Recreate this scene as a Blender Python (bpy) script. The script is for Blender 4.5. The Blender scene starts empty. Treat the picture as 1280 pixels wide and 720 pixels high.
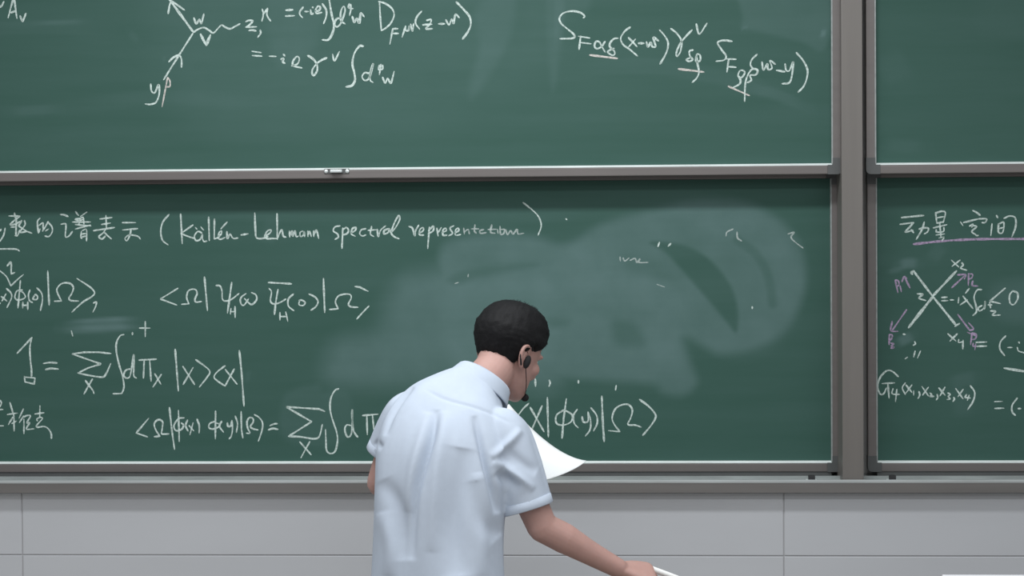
import bpy, bmesh, math, random
import numpy as np
from mathutils import Vector, Matrix

# ------------------------------------------------------------------ camera
F_PX = 2308.0
CAM = np.array([0.0, -6.0, 1.75])
PITCH, YAW, ROLL = -0.01908, 0.05131, -0.00696
_f = np.array([-math.sin(YAW)*math.cos(PITCH), math.cos(YAW)*math.cos(PITCH), math.sin(PITCH)])
_r = np.array([math.cos(YAW), math.sin(YAW), 0.0])
_u = np.cross(_r, _f)
CR = _r*math.cos(ROLL) + _u*math.sin(ROLL)
CU = -_r*math.sin(ROLL) + _u*math.cos(ROLL)
CF = _f
scene = bpy.context.scene
col = scene.collection
cd = bpy.data.cameras.new('camera')
cd.sensor_width = 36.0
cd.lens = F_PX*36.0/1280.0
cam = bpy.data.objects.new('camera', cd)
col.objects.link(cam)
m = Matrix.Identity(4)
for i in range(3):
    m[i][0], m[i][1], m[i][2], m[i][3] = CR[i], CU[i], -CF[i], CAM[i]
cam.matrix_world = m
scene.camera = cam

# ------------------------------------------------------------------ light
world = bpy.data.worlds.new('world'); scene.world = world
world.use_nodes = True
bg = world.node_tree.nodes['Background']
bg.inputs[0].default_value = (0.95, 0.975, 1.0, 1)      # light bounced around the classroom
bg.inputs[1].default_value = 0.48

def area(name, loc, sx, sy, power, rot=(0, 0, 0), color=(0.95, 0.98, 1.0)):
    l = bpy.data.lights.new(name, 'AREA'); l.shape = 'RECTANGLE'
    l.size, l.size_y, l.energy, l.color = sx, sy, power, color
    o = bpy.data.objects.new(name, l); col.objects.link(o)
    o.location = loc; o.rotation_euler = rot
    return o
# rows of ceiling tube lamps running parallel to the board wall
area('ceiling_lamp_light', (-0.55, -1.45, 3.35), 2.8, 0.25, 58)
area('ceiling_lamp_light', (0.7, -3.4, 3.35), 6.0, 0.30, 64)
area('ceiling_lamp_light', (0.7, -5.4, 3.35), 6.0, 0.30, 46)
scene.view_settings.view_transform = 'Standard'
scene.view_settings.look = 'None'
scene.view_settings.gamma = 1.0
scene.view_settings.use_curve_mapping = False
scene.view_settings.exposure = 0.0

# ------------------------------------------------------------------ helpers
def at(px, py, Y):
    d = CF + CR*(px-640)/F_PX + CU*(360-py)/F_PX
    return CAM + d*(Y-CAM[1])/d[1]
def to_px(P):
    d = np.asarray(P, float) - CAM
    w = d @ CF
    return 640 + F_PX*(d @ CR)/w, 360 - F_PX*(d @ CU)/w

def lin(c):
    return tuple(((v/255)/12.92 if v/255 <= 0.04045 else ((v/255+0.055)/1.055)**2.4) for v in c) + (1,)

def mat(name, rgb, rough=0.6, metal=0.0, noise=0.0, nscale=(30, 30, 30), bump=0.0, bscale=200, spec=0.5, subsurf=0.0):
    mt = bpy.data.materials.new(name); mt.use_nodes = True
    nt = mt.node_tree; b = nt.nodes['Principled BSDF']
    base = lin(rgb)
    b.inputs['Roughness'].default_value = rough
    b.inputs['Metallic'].default_value = metal
    b.inputs['Specular IOR Level'].default_value = spec
    if subsurf:
        b.inputs['Subsurface Weight'].default_value = subsurf
        b.inputs['Subsurface Radius'].default_value = (0.012, 0.005, 0.003)
    tc = nt.nodes.new('ShaderNodeTexCoord')
    if noise:
        mp = nt.nodes.new('ShaderNodeMapping'); mp.inputs['Scale'].default_value = nscale
        nz = nt.nodes.new('ShaderNodeTexNoise'); nz.inputs['Scale'].default_value = 1.0; nz.inputs['Detail'].default_value = 4
        rp = nt.nodes.new('ShaderNodeMapRange')
        rp.inputs['From Min'].default_value = 0.3; rp.inputs['From Max'].default_value = 0.7
        rp.inputs['To Min'].default_value = 1-noise; rp.inputs['To Max'].default_value = 1+noise
        mx = nt.nodes.new('ShaderNodeVectorMath'); mx.operation = 'SCALE'
        mx.inputs[0].default_value = base[:3]
        nt.links.new(tc.outputs['Object'], mp.inputs[0]); nt.links.new(mp.outputs[0], nz.inputs['Vector'])
        nt.links.new(nz.outputs[0], rp.inputs['Value']); nt.links.new(rp.outputs[0], mx.inputs['Scale'])
        nt.links.new(mx.outputs[0], b.inputs['Base Color'])
    else:
        b.inputs['Base Color'].default_value = base
    if bump:
        nb = nt.nodes.new('ShaderNodeTexNoise'); nb.inputs['Scale'].default_value = bscale; nb.inputs['Detail'].default_value = 3
        bp = nt.nodes.new('ShaderNodeBump'); bp.inputs['Strength'].default_value = bump; bp.inputs['Distance'].default_value = 0.002
        nt.links.new(tc.outputs['Object'], nb.inputs['Vector'])
        nt.links.new(nb.outputs[0], bp.inputs['Height']); nt.links.new(bp.outputs[0], b.inputs['Normal'])
    return mt

def link(name, me, material, parent=None, label=None):
    o = bpy.data.objects.new(name, me); col.objects.link(o)
    if material and not me.materials: me.materials.append(material)
    if parent: o.parent = parent
    if label: o['label'] = label
    return o
def empty(name, loc=(0, 0, 0), label=None, cat=None, group=None, kind=None):
    o = bpy.data.objects.new(name, None); col.objects.link(o); o.location = loc
    o.empty_display_size = 0.1
    tag(o, label, cat, group, kind)
    return o
def tag(o, label=None, cat=None, group=None, kind=None):
    if label: o['label'] = label
    if cat: o['category'] = cat
    if group: o['group'] = group
    if kind: o['kind'] = kind
    return o
def box_mesh(name, lo, hi, bev=0.0, seg=2):
    bm = bmesh.new()
    bmesh.ops.create_cube(bm, size=1.0)
    lo, hi = Vector(lo), Vector(hi)
    for v in bm.verts:
        v.co = Vector([lo[i] + (v.co[i]+0.5)*(hi[i]-lo[i]) for i in range(3)])
    if bev: bmesh.ops.bevel(bm, geom=bm.edges[:], offset=bev, segments=seg, affect='EDGES', profile=0.7)
    me = bpy.data.meshes.new(name); bm.to_mesh(me); bm.free()
    return me
def box(name, lo, hi, material, parent=None, bev=0.0, off=(0, 0, 0), label=None, seg=2):
    off = Vector(off)
    return link(name, box_mesh(name, Vector(lo)-off, Vector(hi)-off, bev, seg), material, parent, label)
def pydata(name, v, f, smooth=False):
    me = bpy.data.meshes.new(name); me.from_pydata([tuple(map(float, p)) for p in v], [], f)
    if smooth: me.polygons.foreach_set('use_smooth', [True]*len(me.polygons))
    me.update()
    return me
def extrude_profile(name, prof, x0, x1):
    """profile of (y,z) points swept along X, capped"""
    n = len(prof)
    v = [(x0, y, z) for y, z in prof] + [(x1, y, z) for y, z in prof]
    f = [(i, (i+1) % n, n+(i+1) % n, n+i) for i in range(n)]
    f += [tuple(range(n))[::-1], tuple(range(n, 2*n))]
    me = pydata(name, v, f)
    bm = bmesh.new(); bm.from_mesh(me); bmesh.ops.recalc_face_normals(bm, faces=bm.faces[:]); bm.to_mesh(me); bm.free()
    return me

# ------------------------------------------------------------------ materials
M_FRAME = mat('anodised_frame', (112, 107, 105), 0.45, 0.25, 0.05, (3, 40, 40))
M_POST = mat('anodised_post', (114, 110, 106), 0.45, 0.2, 0.04, (40, 40, 2))
M_CORNER = mat('corner_plastic', (82, 84, 84), 0.55, 0, 0.05)
M_LIP = mat('dusty_highlit_lip', (222, 230, 228), 0.55, 0.0, 0.12, (8, 60, 60))  # rail lip's highlight painted in together with its chalk dust
M_TRAY = mat('tray_metal', (116, 113, 111), 0.42, 0.25, 0.06, (4, 40, 40))
M_TRAYTOP = mat('dusted_tray', (150, 156, 155), 0.5, 0.1, 0.14, (7, 60, 60))
M_TILE = mat('porcelain_tile', (188, 190, 194), 0.35, 0, 0.025, (1.6, 5, 5))
M_GROUT = mat('tile_grout', (172, 172, 174), 0.9)
M_PLASTER = mat('plaster', (190, 190, 188), 0.9, 0, 0.02)
M_RUBBER = mat('black_rubber', (38, 38, 40), 0.7, 0, 0.1)
M_CHROME = mat('bright_metal', (225, 232, 232), 0.3, 0.6, 0.03)
M_FLOOR = mat('podium_floor', (140, 134, 126), 0.55, 0, 0.08, (6, 6, 6))

def board_material():
    mt = bpy.data.materials.new('chalkboard_enamel'); mt.use_nodes = True
    nt = mt.node_tree; N = nt.nodes; L = nt.links; b = N['Principled BSDF']
    at_ = N.new('ShaderNodeAttribute'); at_.attribute_name = 'dust'
    tc = N.new('ShaderNodeTexCoord')
    mp = N.new('ShaderNodeMapping'); mp.inputs['Scale'].default_value = (1.2, 8, 14)
    n1 = N.new('ShaderNodeTexNoise'); n1.inputs['Scale'].default_value = 1.0; n1.inputs['Detail'].default_value = 6; n1.inputs['Roughness'].default_value = 0.6
    L.new(tc.outputs['Object'], mp.inputs[0]); L.new(mp.outputs[0], n1.inputs['Vector'])
    mr = N.new('ShaderNodeMapRange'); mr.inputs['From Min'].default_value = 0.3; mr.inputs['From Max'].default_value = 0.75
    mr.inputs['To Min'].default_value = 0.0; mr.inputs['To Max'].default_value = 0.04
    L.new(n1.outputs[0], mr.inputs['Value'])
    n2 = N.new('ShaderNodeTexNoise'); n2.inputs['Scale'].default_value = 9.0; n2.inputs['Detail'].default_value = 5
    L.new(tc.outputs['Object'], n2.inputs['Vector'])
    m2 = N.new('ShaderNodeMapRange'); m2.inputs['From Min'].default_value = 0.3; m2.inputs['From Max'].default_value = 0.7
    m2.inputs['To Min'].default_value = 0.80; m2.inputs['To Max'].default_value = 1.15
    L.new(n2.outputs[0], m2.inputs['Value'])
    mu = N.new('ShaderNodeMath'); mu.operation = 'MULTIPLY'; L.new(at_.outputs['Fac'], mu.inputs[0]); L.new(m2.outputs[0], mu.inputs[1])
    ad = N.new('ShaderNodeMath'); ad.operation = 'ADD'; ad.use_clamp = True; L.new(mu.outputs[0], ad.inputs[0]); L.new(mr.outputs[0], ad.inputs[1])
    mx = N.new('ShaderNodeMix'); mx.data_type = 'RGBA'
    mx.inputs['A'].default_value = lin((55, 87, 78)); mx.inputs['B'].default_value = lin((156, 182, 188))
    L.new(ad.outputs[0], mx.inputs['Factor']); L.new(mx.outputs['Result'], b.inputs['Base Color'])
    b.inputs['Roughness'].default_value = 0.6; b.inputs['Specular IOR Level'].default_value = 0.15
    return mt
M_BOARD = board_material()

def chalk_material(name, rgb, opacity):
    mt = bpy.data.materials.new(name); mt.use_nodes = True
    nt = mt.node_tree; N = nt.nodes; L = nt.links; b = N['Principled BSDF']
    b.inputs['Base Color'].default_value = lin(rgb); b.inputs['Roughness'].default_value = 0.95; b.inputs['Specular IOR Level'].default_value = 0.1
    tc = N.new('ShaderNodeTexCoord')
    n = N.new('ShaderNodeTexNoise'); n.inputs['Scale'].default_value = 140; n.inputs['Detail'].default_value = 3
    L.new(tc.outputs['Object'], n.inputs['Vector'])
    r = N.new('ShaderNodeMapRange'); r.inputs['From Min'].default_value = 0.3; r.inputs['From Max'].default_value = 0.62
    r.inputs['To Min'].default_value = opacity*0.55; r.inputs['To Max'].default_value = min(1.0, opacity*1.15)
    L.new(n.outputs[0], r.inputs['Value']); L.new(r.outputs[0], b.inputs['Alpha'])   # grain of the board showing through the chalk
    return mt
CH_WHITE = chalk_material('white_chalk', (218, 234, 228), 0.74)
CH_FAINT = chalk_material('half_wiped_chalk', (222, 234, 230), 0.45)
CH_PINK = chalk_material('mauve_chalk', (192, 170, 202), 0.66)
CH_ROSE = chalk_material('rose_chalk', (226, 220, 214), 0.72)

# ------------------------------------------------------------------ setting
Y_LOW, Y_UP, Y_POST, Y_TRAY, Y_TILE = 0.0, -0.092, -0.138, -0.165, -0.13
Z_TRAY = at(640, 602, Y_TRAY)[2]           # top front edge of the chalk tray
Z_TRAYB = at(640, 616, Y_TRAY)[2]
XL, XR = -3.6, 4.6
floor = link('floor', box_mesh('floor', (XL, -7.5, -0.1), (XR, 0.3, 0.0)), M_FLOOR); tag(floor, kind='structure')
wall = link('wall_back', box_mesh('wall_back', (XL, 0.06, 0.0), (XR, 0.26, 3.5)), M_PLASTER); tag(wall, kind='structure')
clad = box('cladding_core', (XL, Y_TILE+0.003, 0.0), (XR, 0.06, Z_TRAYB-0.002), M_GROUT, wall)
# large porcelain tiles of the wall below the board: 1.23 m wide, joints aligned between the rows
TJ = at(640, 694.6, Y_TILE)[2]
TX = at(980, 694, Y_TILE)[0]
TW = (at(980, 694, Y_TILE)[0]-at(28, 694, Y_TILE)[0])/2
tile_cache = {}
rows = [(TJ, Z_TRAYB-0.003), (TJ-0.6, TJ), (0.0, TJ-0.6)]
for (z0, z1) in rows:
    k = math.floor((XL-TX)/TW)
    while TX+k*TW < XR:
        a, b_ = max(XL, TX+k*TW), min(XR, TX+(k+1)*TW)
        k += 1
        w, h = b_-a-0.0035, z1-z0-0.0035
        if w < 0.05 or h < 0.02: continue
        key = (round(w, 3), round(h, 3))
        if key not in tile_cache:
            tile_cache[key] = box_mesh('tile', (-w/2, 0, -h/2), (w/2, 0.014, h/2), 0.0015, 1)
        t = link('tile', tile_cache[key], M_TILE, wall)
        t.location = ((a+b_)/2, Y_TILE, (z0+z1)/2)

# post between the two board bays
px0, px1 = at(1052.3, 300, Y_POST)[0], at(1078.8, 300, Y_POST)[0]
post = link('trim_1', box_mesh('trim_1', (px0, Y_POST, Z_TRAY-0.004), (px1, 0.06, 3.25), 0.003, 2), M_POST)
tag(post, kind='structure')
post['label'] = 'taupe metal post between the left and right chalkboards'

# ------------------------------------------------------------------ chalk tray
tray = empty('chalk_tray', (0, 0, Z_TRAYB), 'long grey metal chalk tray under the lower chalkboards', 'tray')
zt, zb = Z_TRAY-Z_TRAYB, 0.0
def tray_x(name, prof, mt): return link(name, extrude_profile(name, prof, XL, XR), mt, tray)
tray_x('front_fascia', [(Y_TRAY, zb), (Y_TRAY, zt-0.003), (Y_TRAY+0.004, zt+0.001), (Y_TRAY+0.016, zt+0.001), (Y_TRAY+0.016, zb)], M_TRAY)
tray_x('ledge', [(Y_TRAY+0.016, zb), (Y_TRAY+0.016, zt-0.004), (0.058, zt-0.002), (0.058, zb)], M_TRAYTOP)
tray_x('front_lip', [(Y_TRAY-0.001, zt-0.005), (Y_TRAY-0.001, zt), (Y_TRAY+0.004, zt+0.004), (Y_TRAY+0.014, zt+0.004), (Y_TRAY+0.016, zt-0.003)], mat('pale_lip', (168, 172, 172), 0.4, 0.2, 0.12, (5, 50, 50)))  # front lip, paler than the fascia
tray_x('slide_rail', [(-0.075, zt-0.004), (-0.075, zt+0.006), (-0.068, zt+0.006), (-0.068, zt-0.004)], M_TRAYTOP)
for (sx, w) in ((1014.5, 0.020), (1115.5, 0.020)):
    p = at(sx, 597, -0.115)
    st = box('rubber_stopper', (p[0]-w/2, -0.128, zt-0.004), (p[0]+w/2, -0.104, zt+0.014), M_RUBBER, tray, 0.003, label='black rubber stopper on the tray')
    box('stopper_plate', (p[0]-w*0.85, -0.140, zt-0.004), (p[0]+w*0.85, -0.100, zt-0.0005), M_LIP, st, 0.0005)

# ------------------------------------------------------------------ chalkboards
BW, BH = 3.70, 0.0
zl0 = at(640, 577.5, Y_LOW)[2]             # lower edge of lower writing surface
zl1 = at(1000, 223.5, Y_LOW)[2] - 0.0      # lower edge of its top rail
zu0 = at(1030, 205.5, Y_UP)[2]
BH = zl1 - zl0
RAIL = 0.031
xa1_low = at(1038.5, 400, Y_LOW)[0]; xa1_up = at(1039.2, 100, Y_UP)[0]
xb0_low = at(1095.5, 400, Y_LOW)[0]; xb0_up = at(1093.8, 100, Y_UP)[0]

def seg_dist(PX, PY, pts):
    d = np.full(PX.shape, 1e9)
    for (x0, y0), (x1, y1) in zip(pts[:-1], pts[1:]):
        vx, vy = x1-x0, y1-y0
        t = np.clip(((PX-x0)*vx+(PY-y0)*vy)/(vx*vx+vy*vy+1e-9), 0, 1)
        d = np.minimum(d, np.hypot(PX-x0-t*vx, PY-y0-t*vy))
    return d
def seg_t(PX, PY, pts):
    best = np.full(PX.shape, 1e9); tt = np.zeros(PX.shape)
    L = np.concatenate([[0], np.cumsum(np.hypot(*np.diff(np.array(pts, float), axis=0).T))]); L = L/L[-1]
    for i in range(len(pts)-1):
        (x0, y0), (x1, y1) = pts[i], pts[i+1]
        vx, vy = x1-x0, y1-y0
        t = np.clip(((PX-x0)*vx+(PY-y0)*vy)/(vx*vx+vy*vy+1e-9), 0, 1)
        d = np.hypot(PX-x0-t*vx, PY-y0-t*vy); k = d < best
        best = np.where(k, d, best); tt = np.where(k, L[i]+t*(L[i+1]-L[i]), tt)
    return best, tt
def poly_sd(PX, PY, pts):
    inside = np.zeros(PX.shape, bool)
    n = len(pts)
    for i in range(n):
        x0, y0 = pts[i]; x1, y1 = pts[(i+1) % n]
        c = ((y0 > PY) != (y1 > PY)) & (PX < (x1-x0)*(PY-y0)/((y1-y0) or 1e-9)+x0)
        inside ^= c
    d = seg_dist(PX, PY, list(pts)+[pts[0]])
    return np.where(inside, -d, d)
def sm(x):
    x = np.clip(x, 0, 1); return x*x*(3-2*x)
def crm(pts, n=8, closed=False):
    P = np.array(pts, float)
    if len(P) < 3: return P
    ext = np.vstack([P[-1], P, P[0], P[1]]) if closed else np.vstack([2*P[0]-P[1], P, 2*P[-1]-P[-2]])
    out = []
    for i in range(len(ext)-3):
        a, b, c, d = ext[i:i+4]
        for t in np.linspace(0, 1, n, endpoint=False):
            out.append(0.5*((2*b)+(-a+c)*t+(2*a-5*b+4*c-d)*t*t+(-a+3*b-3*c+d)*t**3))
    if not closed: out.append(P[-1])
    return np.array(out)

# (kind, amount, softness px, [points]) of the dust left by the felt eraser, in order of wiping
SMEAR = {
 'low_left': [
  ('pmax', 0.26, 22, [(418, 430), (468, 414), (486, 372), (530, 340), (700, 340), (700, 478), (600, 480), (420, 478)]),
  ('pmax', 0.24, 9, [(548, 345), (549, 318), (563, 302), (615, 295), (669, 297), (700, 306), (720, 302), (751, 281), (813, 264), (872, 251), (931, 253), (970, 272),
                     (997, 300), (1007, 335), (1003, 374), (981, 413), (950, 433), (903, 443), (880, 433), (862, 422), (852, 428), (870, 470), (866, 486), (850, 494),
                     (829, 491), (813, 480), (759, 476), (669, 471), (560, 475), (552, 420)]),
  ('poly', 0.07, 24, [(570, 352), (670, 336), (735, 295), (785, 325), (850, 372), (862, 415), (850, 470), (825, 475), (700, 455), (570, 460)]),
  ('line', 0.05, 16, [(560, 330), (570, 305), (610, 298), (660, 312), (705, 318)], 12),
  ('line', 0.05, 18, [(740, 300), (800, 275), (880, 268), (940, 290), (975, 340), (970, 400), (925, 425), (880, 405), (840, 370)], 16),
  ('line', 0.04, 14, [(650, 345), (730, 330), (800, 350), (860, 395)], 22),
  ('line', 0.03, 14, [(835, 410), (838, 470)], 16),
  ('wipe', 0.10, 5, [(812, 303), (835, 303), (862, 309), (890, 327), (912, 355), (922, 385), (921, 415), (910, 405), (893, 384), (872, 360), (850, 335), (832, 316)]),
  ('wipe', 0.55, 8, [(560, 348), (585, 337), (630, 331), (668, 329), (672, 333), (640, 339), (600, 346), (570, 356)]),
  ('wipe', 0.45, 12, [(765, 402), (790, 404), (806, 424), (800, 434), (772, 430)]),
  ('wipe', 0.6, 10, [(685, 396), (712, 400), (706, 408), (688, 410)]),
  ('wipe', 0.7, 12, [(775, 316), (810, 322), (835, 340), (845, 352), (810, 345), (785, 335)]),
  ('wipeline', 0.55, 7, [(922, 300), (945, 318), (960, 345), (966, 380)], 2),
  ('line', 0.20, 6, [(72, 409), (110, 405), (178, 402)], 3),
  ('line', 0.18, 3, [(80, 403), (120, 400), (172, 398)], 1), ('line', 0.16, 3, [(78, 411), (130, 408), (186, 409)], 1),
  ('line', 0.16, 3, [(84, 415), (120, 412), (176, 411)], 1), ('line', 0.12, 4, [(70, 413), (100, 414), (150, 413)], 1.5),
  ('poly', 0.07, 8, [(355, 496), (395, 480), (405, 490), (436, 492), (432, 550), (358, 552)]),
  ('line', 0.08, 7, [(306, 470), (314, 471)], 3),
  ('line', 0.06, 10, [(325, 285), (350, 292)], 10),
  ('line', 0.045, 6, [(0, 264), (180, 262), (420, 268), (640, 262)], 7),
  ('line', 0.05, 10, [(520, 262), (640, 268), (760, 262)], 6),
 ],
 'up_left': [
  ('poly', 0.05, 50, [(180, -60), (300, -60), (660, -60), (700, 60), (600, 130), (430, 170), (240, 150)]),
  ('poly', 0.07, 12, [(338, -40), (402, -40), (400, 40), (380, 72), (342, 76)]),
  ('poly', 0.08, 10, [(595, 10), (640, -10), (640, 40), (615, 90), (588, 125), (590, 90), (600, 60)]),
  ('poly', 0.07, 8, [(686, -40), (737, -40), (736, 12), (704, 20), (696, 100), (688, 100)]),
  ('line', 0.07, 6, [(700, -20), (698, 70)], 3),
  ('poly', 0.10, 6, [(925, -40), (1034, -40), (1033, 58), (1000, 52), (960, 42), (930, 35), (928, 20)]),
  ('line', 0.22, 3, [(1031, 36), (1027, 48)], 1.2),
  ('line', 0.15, 4, [(929, 33), (931, 37)], 2),
  ('line', 0.08, 5, [(930, 108), (970, 118), (1012, 136)], 4),
  ('line', 0.05, 8, [(700, 92), (790, 82), (900, 96), (1010, 130)], 6),
  ('line', 0.10, 3, [(42, 29), (75, 27.5), (112, 26)], 1.0),
  ('line', 0.07, 5, [(8, 140), (40, 138), (78, 135)], 3),
  ('line', 0.03, 9, [(78, 135), (200, 122), (330, 130)], 5),
  ('line', 0.05, 4, [(160, 38), (174, 54)], 2),
  ('line', 0.05, 6, [(-40, 38), (50, 34), (140, 38)], 5),
  ('line', 0.07, 3, [(203, 74), (208, 74)], 1),
 ],
 'low_right': [
  ('line', 0.24, 6, [(1121, 332), (1136, 329), (1150, 331)], 3),
  ('line', 0.13, 4, [(1108, 340), (1130, 336)], 1.5),
  ('line', 0.07, 8, [(1163, 328), (1172, 314), (1182, 305)], 4),
  ('poly', 0.12, 16, [(1238, 366), (1250, 354), (1290, 352), (1300, 400), (1262, 402), (1240, 392)]),
  ('line', 0.25, 6, [(1120, 430), (1132, 424), (1143, 418)], 3),
  ('line', 0.08, 8, [(1183, 483), (1200, 476), (1224, 470)], 4),
  ('line', 0.06, 14, [(1185, 505), (1220, 500)], 10),
 ],
 'up_right': [
  ('line', 0.06, 10, [(1098, 178), (1125, 182), (1160, 184)], 4),
  ('line', 0.03, 20, [(1200, 10), (1320, 30)], 14),
  ('line', 0.04, 14, [(1105, 60), (1130, 110)], 10),
 ],
}
def dust_field(key, P):
    PX, PY = to_px(P)
    d = np.zeros(len(P))
    for s in SMEAR[key]:
        kind, amt, soft, pts = s[:4]
        if kind == 'poly':
            k = sm(0.5-poly_sd(PX, PY, crm(pts, 5, True))/(1.4*soft)); d = 1-(1-d)*(1-amt*k)
        elif kind == 'pmax':
            k = sm(0.5-poly_sd(PX, PY, crm(pts, 5, True))/(2*soft)); d = np.maximum(d, amt*k)
        elif kind == 'line':
            dd, tt = seg_t(PX, PY, crm(pts, 5)); k = sm(1-(dd-s[4])/soft)*(0.15+0.85*sm(tt/.35)*sm((1-tt)/.35)); d = 1-(1-d)*(1-amt*k)
        elif kind == 'wipe':
            k = sm(0.5-poly_sd(PX, PY, crm(pts, 5, True))/(1.4*soft)); d = d*(1-(1-amt)*k)
        elif kind == 'wipeline':
            k = sm(1-(seg_dist(PX, PY, crm(pts, 5))-s[4])/soft); d = d*(1-(1-amt)*k)
    return d*0.54

def make_board(key, x0, x1, y, z0, label, dirn):
    """x0..x1: writing surface, z0: its lower edge"""
    z1 = z0 + BH
    root = empty('sliding_chalkboard', ((x0+x1)/2, y, z0-RAIL), label, 'chalkboard')
    o = np.array(root.location)
    st = 0.0295
    # writing surface: fine grid that carries the dust amount, with a backing board behind it
    nx, nz = int((x1-x0)/0.007), int(BH/0.007)
    xs, zs = np.linspace(x0, x1, nx+1), np.linspace(z0, z1, nz+1)
    gx, gz = np.meshgrid(xs, zs)
    P = np.stack([gx.ravel(), np.full(gx.size, y), gz.ravel()], 1)
    me = bpy.data.meshes.new('writing_surface')
    idx = np.arange((nx+1)*(nz+1)).reshape(nz+1, nx+1)
    q = np.stack([idx[:-1, :-1].ravel(), idx[:-1, 1:].ravel(), idx[1:, 1:].ravel(), idx[1:, :-1].ravel()], 1)
    me.vertices.add(len(P)); me.vertices.foreach_set('co', (P-o).ravel())
    me.loops.add(q.size); me.loops.foreach_set('vertex_index', q.ravel())
    me.polygons.add(len(q)); me.polygons.foreach_set('loop_start', np.arange(0, q.size, 4))
    me.update(calc_edges=True)
    a = me.attributes.new('dust', 'FLOAT', 'POINT'); a.data.foreach_set('value', dust_field(key, P).astype(np.float32))
    surf = link('writing_surface', me, M_BOARD, root, 'green enamel writing surface with chalk writing and eraser dust')
    box('backing_board', (x0-0.01, y+0.002, z0-0.01), (x1+0.01, y+0.014, z1+0.01), M_CORNER, root, off=o)
    yf, yb = y-0.012, y+0.016
    c = 0.026
    box('bottom_rail', (x0+0.0135, yf, z0-RAIL), (x1-0.0135, yb, z0-0.004), M_FRAME, root, 0.003, o)
    box('top_rail', (x0+0.0135, yf, z1+0.001), (x1-0.0135, yb, z1+RAIL), M_FRAME, root, 0.003, o)
    box('side_stile', (x0-st, yf, z0+0.012), (x0-0.001, yb, z1-0.012), M_FRAME, root, 0.003, o)
    box('side_stile', (x1+0.001, yf, z0+0.012), (x1+st, yb, z1-0.012), M_FRAME, root, 0.003, o)
    if 'low' in key: box('gap_shade_strip', (x0, y-0.008, z0-RAIL-0.014), (x1, yb, z0-RAIL), M_CORNER, root, 0.002, o)  # dark filler strip painting the shade in the gap above the tray
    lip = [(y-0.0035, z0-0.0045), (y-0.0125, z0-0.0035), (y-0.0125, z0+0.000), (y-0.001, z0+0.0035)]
    link('bottom_lip', extrude_profile('bottom_lip', [(p[0]-o[1], p[1]-o[2]) for p in lip], x0-o[0], x1-o[0]), M_LIP, root, 'dusty lip along the bottom rail, painted pale with its highlight')
    M_SL = M_TRAYTOP  # pale tone paints the thinner bright line along the stiles
    box('side_lip', (x0-0.003, y-0.013, z0), (x0+0.0015, y-0.001, z1), M_SL, root, 0.001, o)
    box('side_lip', (x1-0.0015, y-0.013, z0), (x1+0.003, y-0.001, z1), M_SL, root, 0.001, o)
    # corner caps: an L of dark plastic with a rounded outer corner
    for (cx, sx) in ((x0, -1), (x1, 1)):
        for (cz, sz) in ((z0, -1), (z1, 1)):
            R = 0.014; pts = []
            ox, oz = cx+sx*(st+0.001), cz+sz*(RAIL+0.001)
            ix, iz = cx-sx*0.014, cz-sz*0.020
            pts = [(ix, cz+sz*0.002), (cx+sx*0.002, cz+sz*0.002), (cx+sx*0.002, iz), (ox, iz)]
            for t in np.linspace(0, math.pi/2, 6):
                pts.append((ox-sx*R+sx*R*math.cos(t), oz-sz*R+sz*R*math.sin(t)))
            pts.append((ix, oz))
            n = len(pts)
            v = [(p[0]-o[0], yf-0.0015-o[1], p[1]-o[2]) for p in pts]+[(p[0]-o[0], yb-o[1], p[1]-o[2]) for p in pts]
            f = [(i, (i+1) % n, n+(i+1) % n, n+i) for i in range(n)]+[tuple(range(n)), tuple(range(n, 2*n))[::-1]]
            mm = pydata('corner_cap', v, f)
            bm = bmesh.new(); bm.from_mesh(mm); bmesh.ops.recalc_face_normals(bm, faces=bm.faces[:]); bm.to_mesh(mm); bm.free()
            link('corner_cap', mm, M_CORNER, root)
    root['_y'] = y
    return root, surf
b_ll, s_ll = make_board('low_left', xa1_low-BW, xa1_low, Y_LOW, zl0, 'lower left green chalkboard, wiped in cloudy swirls behind the man', 0)
b_ul, s_ul = make_board('up_left', xa1_up-BW, xa1_up, Y_UP, zu0, 'upper left green chalkboard with a zigzag arrow diagram and formulas', 0)
b_lr, s_lr = make_board('low_right', xb0_low, xb0_low+BW, Y_LOW, zl0, 'lower right green chalkboard with a crossed-line diagram and mauve arrows', 0)
b_ur, s_ur = make_board('up_right', xb0_up, xb0_up+BW, Y_UP, at(1150, 204.6, Y_UP)[2], 'upper right green chalkboard, the blank one right of the post', 0)
for b_ in (b_ll, b_ul, b_lr, b_ur): del b_['_y']

# pull handle on the bottom rail of the upper left board
hp = at(421, 212, Y_UP-0.012); o = np.array(b_ul.location); hx = hp[0]; hz = zu0-0.004
hd = box('pull_handle', (hx-0.019, Y_UP-0.034, hz-0.009), (hx+0.019, Y_UP-0.010, hz+0.001), M_CHROME, b_ul, 0.003, o, 'small bright pull handle')
box('handle_plate', (hx-0.040, Y_UP-0.0145, hz-0.012), (hx+0.040, Y_UP-0.011, hz+0.004), M_CORNER, hd, 0.001, o)
hd_off = o
for s in (-1, 1):
    bm = bmesh.new(); bmesh.ops.create_uvsphere(bm, u_segments=12, v_segments=8, radius=0.0065)
    me = bpy.data.meshes.new('screw'); bm.to_mesh(me); bm.free()
    sc = link('screw', me, M_CHROME, hd); sc.location = Vector((hx+s*0.034, Y_UP-0.015, hz-0.004))-Vector(o); sc.scale = (1, 0.5, 1)

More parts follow.
